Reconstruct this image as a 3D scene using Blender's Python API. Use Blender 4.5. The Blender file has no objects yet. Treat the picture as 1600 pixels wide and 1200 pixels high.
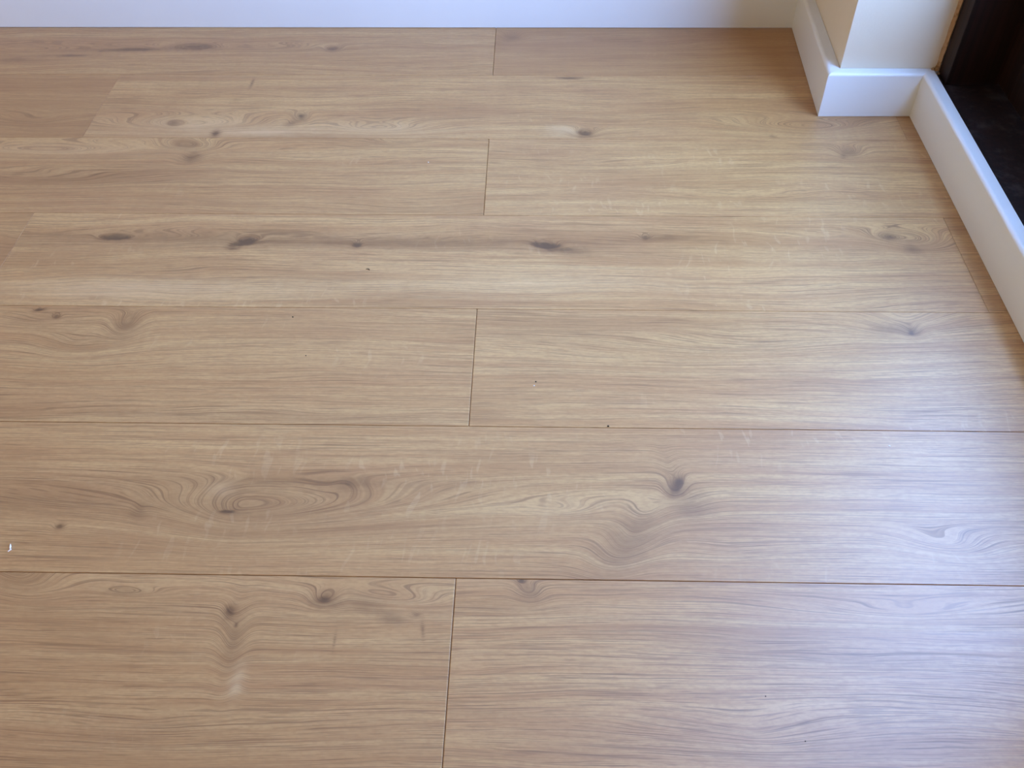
import bpy, bmesh, math, random
from mathutils import Vector, Matrix

S = bpy.context.scene
COL = S.collection

# ---------------------------------------------------------------- camera
cam_d = bpy.data.cameras.new('camera')
cam = bpy.data.objects.new('camera', cam_d)
COL.objects.link(cam)
right = Vector((0.99972, 0.02185, -0.00955))
fwd = Vector((-0.0219, 0.68279, -0.73028)).normalized()
right = (right - fwd * right.dot(fwd)).normalized()
up = right.cross(fwd)
M = Matrix((right, up, -fwd)).transposed().to_4x4()
M.translation = Vector((0.071, -1.6267, 0.782))
cam.matrix_world = M
cam_d.sensor_width = 36.0
cam_d.lens = 36.0 * 1455.0 / 1600.0
cam_d.clip_start = 0.02
S.camera = cam

# ---------------------------------------------------------------- sky, portals, exposure
world = bpy.data.worlds.new('overcast_sky')
S.world = world
world.use_nodes = True
bg = world.node_tree.nodes['Background']
bg.inputs['Color'].default_value = (0.30, 0.51, 1.0, 1)
bg.inputs['Strength'].default_value = 22.0


def portal(name, loc, target, sx, sy):
    d = bpy.data.lights.new(name, 'AREA')
    d.shape = 'RECTANGLE'
    d.size, d.size_y = sx, sy
    d.cycles.is_portal = True
    o = bpy.data.objects.new(name, d)
    COL.objects.link(o)
    o.location = loc
    o.rotation_euler = (Vector(target) - Vector(loc)).to_track_quat('-Z', 'Y').to_euler()
    return o


# the sun stands behind the house and only lights the paving outside
sun_d = bpy.data.lights.new('sun', 'SUN')
sun_d.energy = 30.0
sun_d.angle = math.radians(0.53)
sun_d.color = (1.0, 0.86, 0.68)
sun = bpy.data.objects.new('sun', sun_d)
COL.objects.link(sun)
sun.location = (-3.0, 2.0, 6.0)
sun.rotation_euler = Vector((0.62, -0.15, -0.77)).to_track_quat('-Z', 'Y').to_euler()

# unseen warm fill without a fixture, added at far left for the shaded sides
fill_d = bpy.data.lights.new('warm_fill', 'POINT')
fill_d.energy = 50.0
fill_d.shadow_soft_size = 0.18
fill_d.color = (1.0, 0.76, 0.40)
fill = bpy.data.objects.new('warm_fill', fill_d)
COL.objects.link(fill)
fill.location = (-2.7, -2.5, 0.62)

portal('door_sky_portal', (0.83, -0.72, 1.22), (-1.0, -0.72, 1.22), 0.84, 2.3)
S.view_settings.view_transform = 'Standard'
S.view_settings.look = 'None'
S.view_settings.gamma = 1.0
S.view_settings.use_curve_mapping = False
S.view_settings.exposure = 0.0


# ---------------------------------------------------------------- helpers
def link(name, me, parent=None):
    o = bpy.data.objects.new(name, me)
    COL.objects.link(o)
    if parent:
        o.parent = parent
    return o


def mesh(name, verts, faces, mat, parent=None, smooth=False):
    me = bpy.data.meshes.new(name)
    me.from_pydata(verts, [], faces)
    me.materials.append(mat)
    bm = bmesh.new()
    bm.from_mesh(me)
    bmesh.ops.recalc_face_normals(bm, faces=bm.faces)
    bm.to_mesh(me)
    bm.free()
    if smooth:
        for p in me.polygons:
            p.use_smooth = True
    return link(name, me, parent)


def box(name, lo, hi, mat, parent=None, bevel=0.0):
    bm = bmesh.new()
    bmesh.ops.create_cube(bm, size=1)
    for v in bm.verts:
        for i in range(3):
            v.co[i] = lo[i] if v.co[i] < 0 else hi[i]
    if bevel:
        bmesh.ops.bevel(bm, geom=bm.edges[:], offset=bevel, segments=2, affect='EDGES', profile=0.5)
    me = bpy.data.meshes.new(name)
    bm.to_mesh(me)
    bm.free()
    me.materials.append(mat)
    return link(name, me, parent)


def prism(name, poly, z0, z1, mat, parent=None):
    n = len(poly)
    v = [(x, y, z0) for x, y in poly] + [(x, y, z1) for x, y in poly]
    f = [tuple(range(n)), tuple(range(n, 2 * n))] + [(i, (i + 1) % n, (i + 1) % n + n, i + n) for i in range(n)]
    return mesh(name, v, f, mat, parent)


def structure(o, label=None):
    o['kind'] = 'structure'
    if label:
        o['label'] = label
    return o


class Nodes:
    """small expression builder for shader nodes"""

    def __init__(self, name):
        self.mat = bpy.data.materials.new(name)
        self.mat.use_nodes = True
        self.t = self.mat.node_tree
        self.bsdf = self.t.nodes['Principled BSDF']

    def put(self, sock, v):
        if isinstance(v, bpy.types.NodeSocket):
            self.t.links.new(v, sock)
        elif v is not None:
            sock.default_value = v

    def m(self, op, a, b=None, c=None, clamp=False):
        n = self.t.nodes.new('ShaderNodeMath')
        n.operation = op
        n.use_clamp = clamp
        for i, v in enumerate((a, b, c)):
            if v is not None:
                self.put(n.inputs[i], v)
        return n.outputs[0]

    def add(self, a, b): return self.m('ADD', a, b)
    def sub(self, a, b): return self.m('SUBTRACT', a, b)
    def mul(self, a, b): return self.m('MULTIPLY', a, b)
    def mad(self, a, b, c): return self.m('MULTIPLY_ADD', a, b, c)

    def xyz(self, x, y, z=0.0):
        n = self.t.nodes.new('ShaderNodeCombineXYZ')
        for i, v in enumerate((x, y, z)):
            self.put(n.inputs[i], v)
        return n.outputs[0]

    def coord(self):
        tc = self.t.nodes.new('ShaderNodeTexCoord')
        sp = self.t.nodes.new('ShaderNodeSeparateXYZ')
        self.t.links.new(tc.outputs['Object'], sp.inputs[0])
        return tc.outputs['Object'], sp.outputs[0], sp.outputs[1], sp.outputs[2]

    def noise(self, vec, scale=1.0, detail=2.0, rough=0.5, dim='3D', dist=0.0):
        n = self.t.nodes.new('ShaderNodeTexNoise')
        n.noise_dimensions = dim
        self.put(n.inputs['Vector'], vec)
        n.inputs['Scale'].default_value = scale
        n.inputs['Detail'].default_value = detail
        n.inputs['Roughness'].default_value = rough
        n.inputs['Distortion'].default_value = dist
        return n.outputs[0]

    def ramp(self, v, a, b, lo=0.0, hi=1.0, smooth=True):
        n = self.t.nodes.new('ShaderNodeMapRange')
        n.interpolation_type = 'SMOOTHSTEP' if smooth else 'LINEAR'
        n.clamp = True
        for k, x in zip(('Value', 'From Min', 'From Max', 'To Min', 'To Max'), (v, a, b, lo, hi)):
            self.put(n.inputs[k], x)
        return n.outputs[0]

    def mix(self, f, a, b, mode='MIX'):
        n = self.t.nodes.new('ShaderNodeMix')
        n.data_type = 'RGBA'
        n.blend_type = mode
        n.clamp_factor = True
        self.put(n.inputs[0], f)
        self.put(n.inputs[6], a if isinstance(a, bpy.types.NodeSocket) else tuple(a) + (1,))
        self.put(n.inputs[7], b if isinstance(b, bpy.types.NodeSocket) else tuple(b) + (1,))
        return n.outputs[2]

    def bump(self, h, strength, dist):
        n = self.t.nodes.new('ShaderNodeBump')
        n.inputs['Strength'].default_value = strength
        n.inputs['Distance'].default_value = dist
        self.put(n.inputs['Height'], h)
        self.t.links.new(n.outputs[0], self.bsdf.inputs['Normal'])

    def finish(self, color, rough, spec=0.5):
        self.put(self.bsdf.inputs['Base Color'], color if isinstance(color, bpy.types.NodeSocket) else tuple(color) + (1,))
        self.put(self.bsdf.inputs['Roughness'], rough)
        self.bsdf.inputs['Specular IOR Level'].default_value = spec
        return self.mat


def srgb(r, g, b):
    f = lambda c: (c / 255 / 12.92) if c / 255 <= 0.04045 else ((c / 255 + 0.055) / 1.055) ** 2.4
    return (f(r), f(g), f(b))


# ---------------------------------------------------------------- materials
def oak(name, feats, cx, cy, seed, tone=0.0, fleck=0.5, pink=0.0, wav=1.0):
    """feats: (x, y, rx, ry, rotation, grain push, darkening, darkening size, flame) in metres on the floor"""
    N = Nodes(name)
    obj, X, Y, Z = N.coord()
    sd = seed * 7.31
    w1 = N.noise(N.xyz(N.mul(X, 1.6), N.mul(Y, 7.0), sd), detail=2.0)
    w2 = N.noise(N.xyz(N.mul(X, 7.0), N.mul(Y, 26.0), sd + 3), detail=2.0)
    phi = N.add(Y, N.add(N.mul(N.sub(w1, 0.5), 0.075 * wav), N.mul(N.sub(w2, 0.5), 0.012 * wav)))
    # a wobble of the coordinates keeps knots from being clean ellipses
    wob = N.noise(N.xyz(N.mul(X, 60.0), N.mul(Y, 90.0), sd + 5), detail=2.0)
    wobx = N.mul(N.sub(wob, 0.5), 1.5)
    dark, pale = 0.0, 0.0
    for (x, y, rx, ry, rot, A, T, ts, fl) in feats:
        c, s = math.cos(math.radians(rot)), math.sin(math.radians(rot))
        dx, dy = N.sub(X, x - cx), N.sub(Y, y - cy)
        if rot:
            qx = N.mad(dx, c / rx, N.mul(dy, s / rx))
            qy = N.mad(dx, -s / ry, N.mul(dy, c / ry))
        else:
            qx, qy = N.mul(dx, 1.0 / rx), N.mul(dy, 1.0 / ry)
        if fl == 2:  # a flame: drawn out to the right, blunt to the left
            qx = N.m('MAXIMUM', qx, N.mul(qx, -2.6))
        qy2 = N.mul(qy, qy)
        qx2 = N.mul(qx, qx)
        if fl:
            qx2 = N.sub(N.m('SQRT', N.add(qx2, 0.12)), 0.346)
        e = N.add(qx2, qy2)
        if A:
            phi = N.mad(N.m('EXPONENT', N.mul(e, -1.0)), A * ry, phi)
        if T:
            k = 1.0 / (ts * ts)
            g = N.m('EXPONENT', N.mul(N.mad(wobx, N.m('SQRT', e), e), -k))
            if T > 0:
                dark = N.mad(g, T, dark)
            else:
                pale = N.mad(g, -T, pale)
    ring = N.noise(N.xyz(N.mul(phi, 80.0), N.mul(X, 1.1), sd + 11), detail=4.0, rough=0.62)
    fine = N.noise(N.xyz(N.mul(phi, 640.0), N.mul(X, 5.0), sd + 17), detail=2.0, rough=0.6)
    broad = N.noise(N.xyz(N.mul(phi, 20.0), N.mul(X, 2.4), sd + 23), detail=3.0)
    blot = N.noise(N.xyz(N.mul(X, 6.0), N.mul(Y, 16.0), sd + 29), detail=3.0)
    pore = N.noise(N.xyz(N.mul(phi, 1000.0), N.mul(X, 9.0), sd + 31), detail=1.5, rough=0.6)
    pore2 = N.noise(N.xyz(N.mul(phi, 1300.0), N.mul(X, 30.0), sd + 33), detail=1.0)
    grit = N.noise(N.xyz(N.mul(X, 150.0), N.mul(Y, 420.0), sd + 37), detail=2.0)
    # growth rings: a soft band that ends in a thin dark line
    rc = N.mad(N.noise(N.xyz(N.mul(phi, 45.0), N.mul(X, 1.5), sd + 53), detail=1.0), 3.0, N.mul(phi, 120.0))
    fr = N.m('FRACT', rc)
    amp = N.noise(N.xyz(N.mul(N.m('FLOOR', rc), 0.73), N.mul(X, 4.0), sd + 59), detail=1.0)
    rline = N.mul(N.mul(N.m('POWER', fr, 3.5), N.ramp(fr, 0.95, 1.0, 1.0, 0.0)), N.ramp(amp, 0.38, 0.68))
    # ray flecks: short curved strokes crossing the grain, in patches
    fw = N.noise(N.xyz(N.mul(X, 16.0), N.mul(Y, 20.0), sd + 41), detail=1.0)
    fn = N.noise(N.xyz(N.mad(fw, 5.0, N.mul(X, 165.0)), N.mad(fw, 2.0, N.mul(Y, 34.0)), sd + 43), detail=1.0, rough=0.4)
    patch = N.noise(N.xyz(N.mul(X, 4.5), N.mul(Y, 14.0), sd + 47), detail=2.0)
    patch = N.ramp(patch, 0.68 - 0.26 * fleck, 0.84 - 0.26 * fleck)
    fl_line = N.mul(N.ramp(fn, 0.61, 0.70), patch)

    LIGHT, MID, BROWN, PINK, DARK = OAK
    c = N.mix(N.ramp(ring, 0.32, 0.68), LIGHT, MID)
    c = N.mix(N.mul(N.ramp(broad, 0.44, 0.76), 0.55), c, BROWN)
    c = N.mix(N.ramp(blot, 0.40, 0.75, 0.0, 0.32 + pink), c, PINK)
    c = N.mix(N.ramp(blot, 0.42, 0.24, 0.0, 0.45), c, LIGHT)
    c = N.mix(N.mul(rline, 0.42), c, BROWN)
    c = N.mix(N.ramp(fine, 0.52, 0.72, 0.0, 0.40), c, BROWN)
    c = N.mix(N.ramp(fine, 0.46, 0.28, 0.0, 0.35), c, LIGHT)
    pmask = N.ramp(patch, 0.0, 1.0, 1.0, 0.45)
    pores = N.mul(N.ramp(pore, 0.55, 0.66), pmask)
    c = N.mix(N.mul(pores, 0.50), c, DARK)
    c = N.mix(N.mul(N.ramp(pore2, 0.56, 0.68), 0.38), c, DARK)
    c = N.mix(N.mul(fl_line, 0.22), c, OAK_PALE)
    c = N.mix(N.ramp(grit, 0.36, 0.70, 0.0, 0.26), c, BROWN)
    if pale != 0.0:
        c = N.mix(N.mul(pale, N.ramp(ring, 0.3, 0.75, 1.2, 0.5)), c, OAK_PALE)
    if dark != 0.0:
        dk = N.mul(dark, N.add(N.ramp(ring, 0.30, 0.70, 0.85, 1.5), N.mul(rline, 0.5)))
        c = N.mix(N.m('MINIMUM', N.mul(dk, 1.2), 0.72), c, DARK)
        c = N.mix(N.ramp(dk, 0.42, 0.95, 0.0, 0.6), c, srgb(62, 44, 33))
    if tone:
        c = N.mix(abs(tone), c, BROWN if tone > 0 else LIGHT)
    N.bump(N.add(N.mul(pores, -1.0), N.mul(fine, -0.35)), 0.06, 0.0005)
    rough = N.add(N.mul(pores, 0.05), N.ramp(fine, 0.3, 0.7, 0.37, 0.41))
    return N.finish(c, rough, 0.85)


OAK = (srgb(213, 171, 114), srgb(194, 147, 94), srgb(162, 115, 70), srgb(177, 129, 87), srgb(108, 73, 44))
OAK_PALE = srgb(228, 194, 146)


def paint(name, col, rough, bumpy=0.0, spec=0.5):
    N = Nodes(name)
    obj, X, Y, Z = N.coord()
    n = N.noise(obj, 9.0, 3.0)
    c = N.mix(N.ramp(n, 0.35, 0.7, 0.0, 0.05), col, tuple(k * 0.8 for k in col))
    if bumpy:
        N.bump(N.noise(obj, 260.0, 3.0), bumpy, 0.0008)
    return N.finish(c, rough, spec)


M_SKIRT = paint('white_satin_paint', (0.80, 0.84, 0.87), 0.32, 0.05)
M_WALL = paint('cream_emulsion', (0.78, 0.70, 0.56), 0.85, 0.25, 0.2)
M_CEIL = paint('white_emulsion', (0.74, 0.72, 0.68), 0.9, 0.1, 0.2)
M_UNDER = paint('grey_underlay', (0.05, 0.04, 0.03), 0.9)
M_BEAD = None


def dark_timber(name, dusty):
    N = Nodes(name)
    obj, X, Y, Z = N.coord()
    g = N.noise(N.xyz(N.mul(X, 140.0), N.mul(Y, 140.0), N.mul(Z, 6.0)), detail=3.0)
    c = N.mix(N.ramp(g, 0.3, 0.7), (0.010, 0.0045, 0.0035), (0.022, 0.0085, 0.006))
    if dusty:
        d1 = N.noise(obj, 38.0, 4.0, 0.65)
        d2 = N.noise(obj, 420.0, 2.0)
        dust = N.add(N.mul(N.ramp(d1, 0.48, 0.75), 0.22), N.mul(N.ramp(d2, 0.66, 0.78), 0.12))
        c = N.mix(dust, c, (0.16, 0.13, 0.13))
    N.bump(g, 0.15, 0.0006)
    return N.finish(c, 0.5 if not dusty else 0.6, 0.25)


M_TIMBER = dark_timber('dark_stained_timber', False)
M_SILL = dark_timber('dusty_dark_timber', True)


def glass():
    mat = bpy.data.materials.new('clear_glass')
    mat.use_nodes = True
    t = mat.node_tree
    t.nodes.clear()
    out = t.nodes.new('ShaderNodeOutputMaterial')
    mx = t.nodes.new('ShaderNodeMixShader')
    lw = t.nodes.new('ShaderNodeLayerWeight')
    lw.inputs['Blend'].default_value = 0.5
    pw = t.nodes.new('ShaderNodeMath')
    pw.operation = 'POWER'
    pw.inputs[1].default_value = 5.0
    fr = t.nodes.new('ShaderNodeMath')
    fr.operation = 'MULTIPLY_ADD'
    fr.inputs[1].default_value = 0.96
    fr.inputs[2].default_value = 0.04
    t.links.new(lw.outputs['Facing'], pw.inputs[0])
    t.links.new(pw.outputs[0], fr.inputs[0])
    tr = t.nodes.new('ShaderNodeBsdfTransparent')
    gl = t.nodes.new('ShaderNodeBsdfGlossy')
    gl.inputs['Roughness'].default_value = 0.0
    t.links.new(fr.outputs[0], mx.inputs[0])
    t.links.new(tr.outputs[0], mx.inputs[1])
    t.links.new(gl.outputs[0], mx.inputs[2])
    t.links.new(mx.outputs[0], out.inputs[0])
    return mat


M_GLASS = glass()
M_STEEL = None


# ---------------------------------------------------------------- room shell
H = 2.6
XL, YF = -4.20, -4.60
structure(box('wall_back', (XL - 0.1, -0.005, 0.0), (0.86, 0.12, H), M_WALL))
structure(box('wall_left', (XL - 0.1, YF - 0.1, 0.0), (XL, -0.0052, H), M_WALL))
structure(box('wall_front', (XL + 0.0005, YF - 0.1, 0.0), (0.86, YF, H), M_WALL))
structure(prism('wall_pier', [(0.534, -0.2995), (0.6755, -0.2995), (0.86, -0.2995), (0.86, -0.0055), (0.545, -0.0055)], 0.0005, H, M_WALL),
          'cream plastered wall pier with a sharp corner above white skirting')
structure(box('wall_right', (0.675, YF + 0.0005, 0.0005), (0.86, -1.16, H), M_WALL))
structure(box('wall_lintel', (0.675, -1.1595, 2.41), (0.86, -0.3, H), M_WALL))
structure(box('ceiling', (XL - 0.1, YF - 0.1, H + 0.0005), (0.86, 0.12, H + 0.1), M_CEIL))
structure(box('ground_outside', (0.87, -6.0, -0.25), (8.0, 5.0, -0.15), paint('grey_paving', (0.16, 0.15, 0.14), 0.9)))

# ---------------------------------------------------------------- skirting boards
ST, SH, SR = 0.0165, 0.072, 0.0055


def skirting(name, fa, fb, ba, bb, label, z0=0.0006):
    """fa-fb: line of the front face, ba-bb: line of the back; the ends are mitred"""
    prof = [(0.0, z0), (0.0, SH - SR)]
    for i in range(1, 7):
        a = math.pi / 2 * i / 6
        prof.append((SR - SR * math.cos(a), SH - SR + SR * math.sin(a)))
    prof += [(ST, SH), (ST, z0)]
    v = []
    for f, b in ((fa, ba), (fb, bb)):
        for d, z in prof:
            k = d / ST
            v.append((f[0] + (b[0] - f[0]) * k, f[1] + (b[1] - f[1]) * k, z))
    n = len(prof)
    faces = [(i, (i + 1) % n, (i + 1) % n + n, i + n) for i in range(n)] + [tuple(range(n)), tuple(range(n, 2 * n))]
    o = mesh(name, v, faces, M_SKIRT)
    for p in o.data.polygons:
        p.use_smooth = len(p.vertices) == 4
    o.data.set_sharp_from_angle(angle=math.radians(40))
    return structure(o, label)


skirting('baseboard_back', (XL, -0.0235), (0.526, -0.0235), (XL, -0.0055), (0.5445, -0.0055),
         'long white skirting board along the back wall', 0.0010)
skirting('baseboard_pier_side', (0.526, -0.0235), (0.513, -0.3175), (0.5445, -0.0060), (0.5335, -0.3000),
         'shaded white skirting board on the side of the wall pier', 0.0008)
skirting('baseboard_pier_front', (0.513, -0.3175), (0.655, -0.3165), (0.5335, -0.3000), (0.6735, -0.3000),
         'short white skirting board on the front of the wall pier')
skirting('baseboard_right', (0.655, -0.3165), (0.655, YF + 0.02), (0.6735, -0.3000), (0.6735, YF + 0.005),
         'white skirting board running in front of the dark door sill')

# ---------------------------------------------------------------- glazed door in dark timber
door = bpy.data.objects.new('door_1', None)
COL.objects.link(door)
door.location = (0.72, -0.73, 0.0)
structure(door, 'dark stained timber door and frame behind the right skirting')


def dbox(name, lo, hi, mat, bevel=0.001, parent=door):
    o = box(name, lo, hi, mat, None, bevel)
    o.parent = parent
    o.matrix_parent_inverse = Matrix.Translation(-Vector(door.location)) if parent is door else Matrix.Identity(4)
    return o


dbox('sill', (0.6745, -1.150, 0.0), (0.86, -0.3055, 0.066), M_SILL, 0.0012)
dbox('jamb', (0.6815, -0.3400, 0.0665), (0.7580, -0.3050, 2.37), M_TIMBER)
dbox('jamb', (0.6815, -1.1580, 0.0665), (0.7580, -1.1300, 2.37), M_TIMBER)
dbox('frame_head', (0.6815, -1.1580, 2.3705), (0.84, -0.3050, 2.409), M_TIMBER)

# grain features of each visible plank, in metres on the floor
FEATS = {
    '0a': [(-0.819,-0.112,0.2144,0.0245,0.0,1.5,0.0,1.0,1.0), (-0.527,-0.094,0.0361,0.012,0.0,2.2,0.75,0.8,0.0), (-0.629,-0.106,0.1013,0.0096,2.0,0.8,0.55,0.7,1.0), (-0.729,-0.127,0.0559,0.0072,0.0,0.5,0.5,0.7,1.0), (-0.83,-0.141,0.0446,0.0096,0.0,0.6,0.35,0.8,1.0), (-0.281,-0.103,0.0156,0.0116,0.0,1.6,0.5,0.8,0.0), (-0.394,-0.099,0.2021,0.0188,0.0,1.2,0.1,1.0,1.0)],
    '0b': [(0.029,-0.058,0.0192,0.019,0.0,1.2,0.4,0.9,0.0), (0.253,-0.085,0.1777,0.0208,0.0,0.8,0.05,1.0,1.0)],
    '1a': [(-0.711,-0.339,0.0916,0.0299,0.0,0.9,0.1,1.0,1.0)],
    '1b': [(-0.465,-0.349,0.1208,0.0286,0.0,1.9,-0.28,1.0,1.0), (-0.495,-0.342,0.0141,0.0116,5.0,1.2,0.55,0.8,0.0), (-0.422,-0.372,0.008,0.0111,0.0,1.5,0.6,0.9,0.0), (-0.298,-0.322,0.0112,0.0153,35.0,1.4,0.6,0.8,0.0), (-0.309,-0.341,0.0141,0.0094,35.0,0.4,0.35,1.0,0.0), (-0.35,-0.367,0.0696,0.0111,0.0,-0.6,-0.55,1.0,1.0), (-0.398,-0.219,0.0027,0.0149,0.0,0.3,0.45,1.0,0.0), (-0.162,-0.36,0.0894,0.0201,0.0,1.5,-0.25,1.0,1.0), (0.148,-0.369,0.0157,0.0117,0.0,1.5,0.55,0.9,0.0), (0.115,-0.362,0.0256,0.0145,0.0,-0.8,-0.6,1.0,0.0), (0.139,-0.367,0.0589,0.0198,0.0,1.3,0.1,0.9,1.0), (0.128,-0.2,0.0233,0.0063,0.0,0.7,0.5,0.9,0.0), (0.491,-0.35,0.0931,0.024,0.0,1.9,0.03,1.0,1.0), (0.434,-0.374,0.0058,0.0036,-20.0,0.0,0.4,1.0,0.0)],
    '2a': [(-0.651,-0.42,0.1467,0.0184,0.0,2.0,-0.18,0.9,1.0), (-0.443,-0.439,0.0193,0.0157,20.0,1.6,0.45,0.8,0.0), (-0.458,-0.403,0.0441,0.0181,-10.0,1.5,0.25,0.8,0.0), (-0.596,-0.495,0.1506,0.0237,0.0,0.8,0.15,1.0,1.0), (-0.139,-0.394,0.0391,0.0124,0.0,1.2,0.12,0.8,1.0)],
    '2b': [(0.54,-0.417,0.0208,0.0192,0.0,1.6,0.28,0.8,0.0), (0.529,-0.427,0.0066,0.0069,0.0,0.5,0.3,0.8,0.0), (0.364,-0.534,0.1795,0.0184,0.0,0.7,0.06,1.0,1.0), (0.226,-0.459,0.1872,0.0164,0.0,0.6,0.06,1.0,1.0)],
    '3a': [(-0.632,-0.644,0.0523,0.0265,0.0,0.8,0.1,1.0,1.0)],
    '3b': [(-0.497,-0.63,0.021,0.0073,0.0,1.9,0.7,0.8,0.0), (-0.316,-0.638,0.0173,0.0098,8.0,1.6,0.62,0.8,0.0), (-0.334,-0.649,0.0069,0.0097,60.0,0.8,0.4,1.0,0.0), (-0.165,-0.644,0.0077,0.0082,0.0,1.6,0.5,0.8,0.0), (-0.392,-0.631,0.2876,0.0186,0.0,1.2,0.22,1.0,1.0), (-0.095,-0.639,0.172,0.0137,0.0,0.6,0.22,1.0,1.0), (0.087,-0.642,0.0171,0.0095,-8.0,1.7,0.62,0.9,0.0), (0.114,-0.652,0.0297,0.0081,-8.0,0.4,0.45,1.0,0.0), (0.221,-0.623,0.0077,0.0069,0.0,1.5,0.5,0.9,0.0), (0.248,-0.624,0.0257,0.0055,2.0,0.3,0.32,1.0,1.0), (0.548,-0.619,0.0154,0.0085,-12.0,1.7,0.48,0.8,0.0), (0.576,-0.627,0.0467,0.0213,-8.0,2.0,0.12,0.9,0.0), (0.571,-0.646,0.0118,0.0097,-30.0,0.4,0.25,1.0,0.0), (0.462,-0.622,0.0726,0.0127,0.0,0.9,0.0,1.0,1.0), (-0.447,-0.736,0.1399,0.0206,0.0,0.0,-0.35,1.0,1.0), (0.068,-0.716,0.1558,0.0313,0.0,0.0,-0.22,1.0,1.0)],
    '4a': [(-0.547,-0.776,0.0081,0.0038,12.0,1.0,0.7,0.8,0.0), (-0.521,-0.788,0.0056,0.0049,0.0,1.0,0.4,0.8,0.0), (-0.429,-0.807,0.0205,0.0237,0.0,1.1,0.3,0.9,0.0), (-0.541,-0.795,0.0479,0.0148,0.0,0.8,0.15,1.0,1.0), (-0.238,-0.948,0.2369,0.0077,0.0,0.5,0.15,1.0,1.0), (-0.478,-0.839,0.0465,0.0231,0.0,0.7,0.12,1.0,0.0)],
    '4b': [(0.529,-0.802,0.0123,0.0116,0.0,1.5,0.3,0.8,0.0), (0.504,-0.798,0.0293,0.0128,0.0,0.4,0.26,1.0,0.0), (0.527,-0.805,0.0031,0.0035,0.0,0.0,0.3,1.0,0.0), (0.53,-0.782,0.0466,0.019,0.0,1.0,-0.1,1.0,0.0), (0.313,-0.83,0.1977,0.0264,3.0,0.9,0.05,1.0,1.0), (0.147,-0.792,0.1564,0.0137,0.0,0.5,0.05,1.0,1.0)],
    '5a': [(-0.24,-1.078,0.0158,0.0049,0.0,0.6,0.22,0.9,0.0), (-0.24,-1.078,0.0059,0.0013,0.0,0.0,0.6,1.0,0.0), (-0.223,-1.077,0.1774,0.0357,1.5,2.0,0.16,0.9,2.0), (-0.397,-1.073,0.0796,0.0135,0.0,0.4,0.05,1.0,1.0), (-0.406,-1.099,0.0065,0.0049,0.0,1.8,0.62,0.8,0.0), (-0.33,-1.08,0.0079,0.0099,20.0,0.5,0.26,1.0,0.0), (-0.123,-1.044,0.0174,0.0134,0.0,0.25,0.16,1.0,0.0), (-0.205,-1.039,0.2226,0.0085,0.0,0.0,0.14,1.0,1.0), (-0.253,-1.05,0.0134,0.0102,0.0,0.3,-0.3,1.0,0.0), (0.221,-1.039,0.01,0.0141,-25.0,1.15,0.5,0.9,0.0), (0.225,-1.033,0.004,0.0076,-20.0,0.0,0.35,1.0,0.0), (0.235,-1.062,0.0196,0.0193,-35.0,0.3,0.34,1.0,0.0), (0.216,-1.014,0.0095,0.0258,10.0,0.3,0.12,1.0,0.0), (0.17,-1.107,0.0228,0.0497,-40.0,0.62,0.3,1.0,0.0), (0.26,-1.118,0.0564,0.0149,6.0,0.5,0.0,1.0,1.0), (0.104,-1.073,0.0586,0.0142,0.0,1.2,-0.1,1.0,1.0), (0.481,-1.106,0.0439,0.0171,-8.0,1.2,0.0,1.0,0.0), (-0.44,-1.065,0.1068,0.0173,0.0,0.5,0.14,1.0,1.0)],
    '6a': [(-0.124,-1.178,0.0158,0.0103,0.0,1.9,0.5,0.85,0.0), (-0.124,-1.178,0.0055,0.0041,0.0,0.0,0.3,1.0,0.0), (-0.085,-1.182,0.0218,0.0109,-10.0,0.2,0.3,0.9,0.0), (-0.058,-1.196,0.0119,0.006,-8.0,0.1,0.35,1.0,0.0), (-0.035,-1.192,0.0042,0.004,0.0,1.4,0.3,1.0,0.0), (-0.028,-1.208,0.0018,0.0091,8.0,0.2,0.3,1.0,0.0), (-0.316,-1.172,0.0295,0.0058,-3.0,2.0,0.25,0.8,1.0), (-0.055,-1.175,0.0546,0.011,-8.0,1.6,0.0,1.0,1.0), (-0.211,-1.191,0.0072,0.0096,0.0,0.55,0.45,0.9,0.0), (-0.202,-1.206,0.0024,0.0027,0.0,0.6,0.4,1.0,0.0), (-0.201,-1.22,0.0118,0.0392,4.0,0.42,0.26,0.8,0.0), (-0.189,-1.259,0.0074,0.0159,0.0,-0.4,-0.5,0.9,0.0), (-0.108,-1.22,0.0015,0.0077,0.0,0.2,0.35,1.0,0.0), (-0.425,-1.157,0.0437,0.0197,-20.0,1.3,0.12,0.9,0.0), (-0.244,-1.31,0.1643,0.0257,0.0,0.6,0.1,1.0,1.0)],
    '6b': [(0.062,-1.154,0.0043,0.0028,0.0,1.3,0.7,0.8,0.0), (0.069,-1.166,0.0134,0.0096,-20.0,1.6,0.2,1.0,0.0), (0.423,-1.182,0.1186,0.0117,0.0,1.2,-0.12,1.0,1.0), (0.371,-1.23,0.0801,0.0076,0.0,0.8,0.1,1.0,1.0), (0.054,-1.183,0.0421,0.0094,0.0,0.6,0.1,1.0,0.0), (0.263,-1.301,0.0757,0.0223,0.0,0.6,0.0,1.0,1.0)],
}

DX0, DX1 = 0.7585, 0.800
dbox('stile', (DX0, -0.385, 0.069), (DX1, -0.3060, 2.368), M_TIMBER)
dbox('stile', (DX0, -1.157, 0.069), (DX1, -1.080, 2.368), M_TIMBER)
dbox('bottom_rail', (DX0, -1.0795, 0.069), (DX1, -0.3855, 0.30), M_TIMBER)
dbox('top_rail', (DX0, -1.0795, 2.29), (DX1, -0.3855, 2.368), M_TIMBER)
dbox('glass_pane', (0.782, -1.0793, 0.3005), (0.788, -0.3857, 2.2895), M_GLASS, 0.0)

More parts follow.
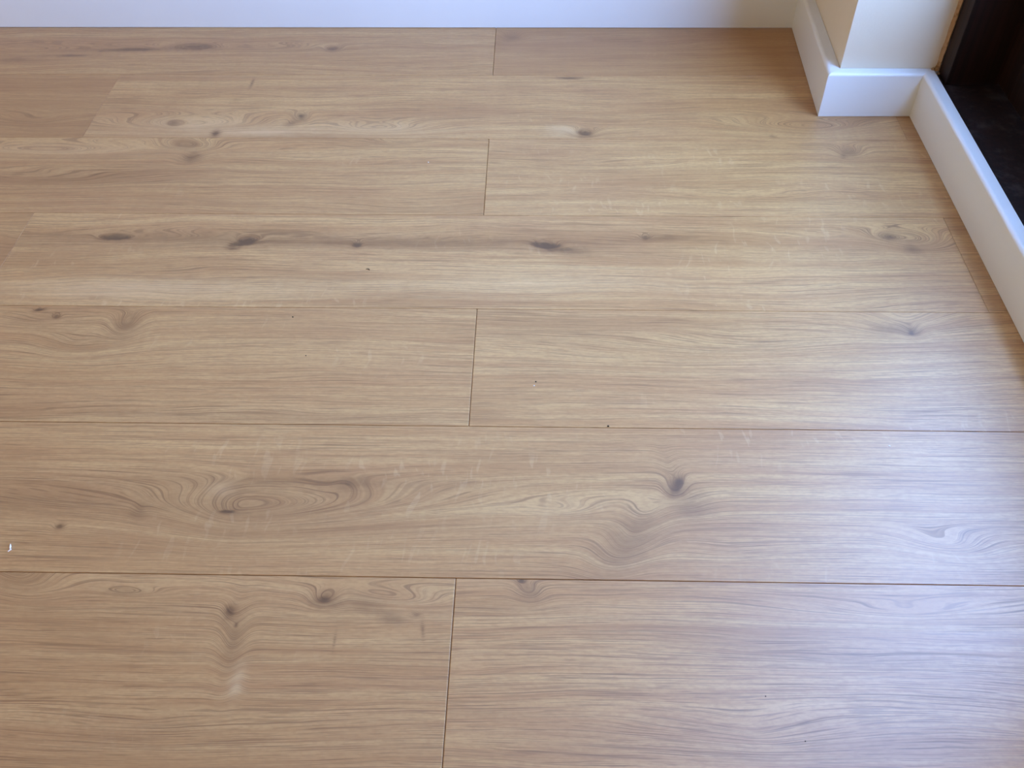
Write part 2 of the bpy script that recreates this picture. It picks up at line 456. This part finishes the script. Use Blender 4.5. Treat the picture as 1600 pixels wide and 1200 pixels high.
# strip of old plaster left between the pier and the door jamb
Np = Nodes('old_plaster')
ob, X, Y, Z = Np.coord()
pn = Np.noise(ob, 160.0, 4.0)
Np.bump(pn, 0.7, 0.002)
M_PLASTER = Np.finish(Np.mix(Np.ramp(pn, 0.25, 0.55), srgb(134, 104, 74), srgb(170, 138, 104)), 0.95, 0.1)
rng = random.Random(4)
v, f = [], []
ns = 60
for i in range(ns + 1):
    z = 0.0725 + (2.40 - 0.0725) * (i / ns) ** 2
    a, b = rng.uniform(-0.0008, 0.0008), rng.uniform(-0.0007, 0.0007)
    v += [(0.6765 + a, -0.2998, z), (0.6771 + a, -0.3026 + b, z), (0.6800 + b, -0.3062 + b, z), (0.6814, -0.3052, z), (0.6814, -0.2998, z)]
for i in range(ns):
    for k in range(5):
        j = (k + 1) % 5
        f.append((i * 5 + k, i * 5 + j, i * 5 + 5 + j, i * 5 + 5 + k))
f += [(0, 1, 2, 3, 4), tuple(ns * 5 + k for k in range(5))]
strip = mesh('trim_1', v, f, M_PLASTER)
structure(strip, 'ragged strip of bare tan plaster between cream pier and dark jamb')


def lump(name, loc, size, mat, seed, sub=1, parent=None):
    r = random.Random(seed)
    bm = bmesh.new()
    bmesh.ops.create_icosphere(bm, subdivisions=sub, radius=1.0)
    for vv in bm.verts:
        k = r.uniform(0.72, 1.2)
        vv.co = Vector((vv.co.x * size[0] * k, vv.co.y * size[1] * k, max(vv.co.z, -0.6) * size[2] * k))
    zmin = min(vv.co.z for vv in bm.verts)
    for vv in bm.verts:
        vv.co.z -= zmin
    me = bpy.data.meshes.new(name)
    bm.to_mesh(me)
    bm.free()
    me.materials.append(mat)
    o = link(name, me, parent)
    o.location = loc
    return o


for k, (x, y, z, s) in enumerate(((0.6775, -0.3065, 0.0718, 0.0035), (0.6722, -0.3040, 0.0719, 0.0028), (0.6805, -0.3085, 0.0664, 0.0030))):
    lump('plaster_crumb', (x, y, z), (s, s * 0.8, s * 0.8), M_PLASTER, 20 + k, 2, strip)

# ---------------------------------------------------------------- floor of oak planks
W, L = 0.192, 1.2604
floor = structure(box('floor', (XL, YF, -0.06), (0.6745, -0.0052, -0.0085), M_UNDER),
                  'light oak laminate floor laid in long staggered planks')
RIGHT = 0.664
JOINT = {0: 0.0, 1: -0.6263, 2: 0.0010, 3: -0.6287, 4: 0.0011, 5: -0.640, 6: -0.0010}
KEY = {(0, 1): '0a', (0, 2): '0b', (1, 1): '1a', (1, 2): '1b', (2, 1): '2a', (2, 2): '2b', (3, 1): '3a', (3, 2): '3b',
       (4, 1): '4a', (4, 2): '4b', (5, 2): '5a', (6, 1): '6a', (6, 2): '6b'}
# tone, fleck, pink, waviness
LOOK = {'0a': (0.28, 0.1, 0.25, 1.0), '0b': (0.5, 0.4, 0.1, 0.7), '1a': (0.40, 0.1, 0.1, 0.8), '1b': (0.05, 0.2, 0.05, 0.9),
        '2a': (0.10, 0.5, 0.1, 0.9), '2b': (0.0, 0.7, 0.0, 0.7), '3a': (0.3, 0.2, 0.2, 0.7), '3b': (0.0, 0.6, 0.1, 0.8),
        '4a': (0.12, 0.35, 0.05, 0.7), '4b': (0.0, 0.6, 0.0, 0.6), '5a': (0.08, 0.7, 0.05, 0.2), '6a': (0.10, 0.35, 0.05, 0.5),
        '6b': (0.0, 0.15, 0.0, 0.6)}


def plank(x0, x1, y0, y1, mat, gx=0.0004, gy=0.0002, ch=0.0005, dz=0.0):
    """one board with a fine chamfer round its top; its origin is the middle of its top face"""
    cx, cy = (x0 + x1) / 2, (y0 + y1) / 2
    ax, bx, ay, by = x0 - cx + gx, x1 - cx - gx, y0 - cy + gy, y1 - cy - gy
    cy_ = ch * 0.5
    v = [(ax, ay, -0.008), (bx, ay, -0.008), (bx, by, -0.008), (ax, by, -0.008),
         (ax, ay, -ch), (bx, ay, -ch), (bx, by, -ch), (ax, by, -ch),
         (ax + ch, ay + cy_, 0), (bx - ch, ay + cy_, 0), (bx - ch, by - cy_, 0), (ax + ch, by - cy_, 0)]
    f = [(3, 2, 1, 0), (8, 9, 10, 11)]
    for i in range(4):
        j = (i + 1) % 4
        f += [(i, j, j + 4, i + 4), (i + 4, j + 4, j + 8, i + 8)]
    me = bpy.data.meshes.new('plank')
    me.from_pydata(v, [], f)
    me.materials.append(mat)
    o = link('plank', me, floor)
    o.location = (cx, cy, dz)
    return o


spare = [oak('oak_spare', [], 0, 0, 50 + k, 0.1, 0.4) for k in range(3)]
for row in range(23):
    y1, y0 = -W * row, -W * (row + 1)
    if row == 0:
        y1 = -0.012
    j = JOINT.get(row, 0.0 if row % 2 == 0 else -0.63)
    cuts = [j - 3 * L, j - 2 * L, j - L, j, j + L]
    xs = [XL + 0.002] + [c for c in cuts if XL + 0.05 < c < RIGHT - 0.004] + [RIGHT if row else 0.530]
    for i in range(len(xs) - 1):
        # index of the board counted from the joint nearest the middle of the room
        idx = sum(1 for c in cuts[2:] if c < (xs[i] + xs[i + 1]) / 2)
        key = KEY.get((row, idx))
        cx, cy = (xs[i] + xs[i + 1]) / 2, (y0 + y1) / 2
        if key:
            tone, fleck, pink, wav = LOOK[key]
            mat = oak('oak_' + key, FEATS.get(key, []), cx, cy, sum(ord(q) * (n + 3) for n, q in enumerate(key)) % 41, tone, fleck, pink, wav)
        else:
            mat = spare[(row + idx) % 3]
        wide = row % 2 == 0
        plank(xs[i], xs[i + 1], y0, y1, mat, 0.00022 if wide else 0.00006, 0.00022 if key in ('5a', '6b') else 0.00017, 0.0008 if wide or key == '5a' else 0.0005)

# ---------------------------------------------------------------- specks lying on the floor
M_DARKBIT = paint('dark_grit', srgb(52, 42, 32), 0.8)
M_WHITEBIT = paint('white_flake', srgb(245, 240, 235), 0.6)


def tag(o, label, cat, group=None):
    o['label'] = label
    o['category'] = cat
    if group:
        o['group'] = group


for x, y, s, label in (
        (0.0750, -0.892, 0.0011, 'dark grit crumb on the plank right of centre, just above a white speck'),
        (0.1550, -0.958, 0.0013, 'dark grit crumb lying in the long joint between two planks, right of centre'),
        (-0.226, -0.786, 0.0010, 'tiny dark crumb near the upper edge of the left middle plank'),
        (-0.198, -0.853, 0.0009, 'tiny dark crumb near the middle of the left middle plank'),
        (0.277, -1.266, 0.0007, 'dark crumb on the bottom right plank, left one of two in the pale shine'),
        (0.304, -1.305, 0.0007, 'dark crumb on the bottom right plank, lowest and right one of two')):
    tag(lump('grit_crumb', (x, y, 0.0), (s, s * 0.9, s * 0.7), M_DARKBIT, int(abs(x) * 1000)), label, 'crumb', 'dark crumbs on the floor')
for x, y, s, label in (
        (0.0730, -0.898, 0.0010, 'white speck on the plank right of centre, just below a dark crumb'),
        (-0.086, -0.448, 0.0011, 'white speck near the joint end of the upper middle left plank'),
        (0.456, -0.982, 0.0010, 'pale speck in the bluish shine close below the long joint on the right')):
    tag(lump('plaster_speck', (x, y, 0.0), (s, s * 0.9, s * 0.6), M_WHITEBIT, int(abs(x) * 1000)), label, 'speck', 'white specks on the floor')
# curled flake of white paint at the left edge
bm = bmesh.new()
pts = [(-0.0002, 0.0060), (0.0010, 0.0030), (0.0013, 0.0012), (0.0024, -0.0005), (0.0008, -0.0028)]
ring = []
for i, (x, y) in enumerate(pts):
    wdt = (0.0003, 0.0009, 0.0008, 0.0011, 0.0006)[i]
    h = 0.0008 + 0.0012 * math.sin(i * 1.1)
    ring.append([bm.verts.new((x - wdt, y, 0.0001)), bm.verts.new((x, y, h)), bm.verts.new((x + wdt, y, 0.0003)), bm.verts.new((x, y, 0.0))])
for a, b in zip(ring, ring[1:]):
    for k in range(4):
        bm.faces.new((a[k], a[(k + 1) % 4], b[(k + 1) % 4], b[k]))
bm.faces.new(ring[0])
bm.faces.new(ring[-1][::-1])
bmesh.ops.recalc_face_normals(bm, faces=bm.faces)
me = bpy.data.meshes.new('paint_flake')
bm.to_mesh(me)
bm.free()
me.materials.append(M_WHITEBIT)
fl = link('paint_flake', me)
fl.location = (-0.4472, -1.1265, 0.0)
tag(fl, 'curled white paint flake at the left edge of the floor', 'paint flake')
# thin dark splinter
cu = [(-0.0034, 0.0006), (-0.0015, 0.0009), (0.0004, 0.0004), (0.0016, -0.0006), (0.0017, -0.0024)]
bm = bmesh.new()
ring = []
for i, (x, y) in enumerate(cu):
    r = (0.0002, 0.0005, 0.0006, 0.0006, 0.0002)[i]
    ring.append([bm.verts.new((x + r * math.cos(q) * 0.5, y + r * math.cos(q), r + r * math.sin(q))) for q in (0, 1.57, 3.14, 4.71)])
for a, b in zip(ring, ring[1:]):
    for k in range(4):
        bm.faces.new((a[k], a[(k + 1) % 4], b[(k + 1) % 4], b[k]))
bm.faces.new(ring[0])
bm.faces.new(ring[-1][::-1])
bmesh.ops.recalc_face_normals(bm, faces=bm.faces)
me = bpy.data.meshes.new('splinter')
bm.to_mesh(me)
bm.free()
me.materials.append(M_DARKBIT)
sp = link('splinter', me)
sp.location = (-0.144, -0.694, 0.0)
tag(sp, 'thin bent dark splinter lying on the knotty middle plank', 'splinter')
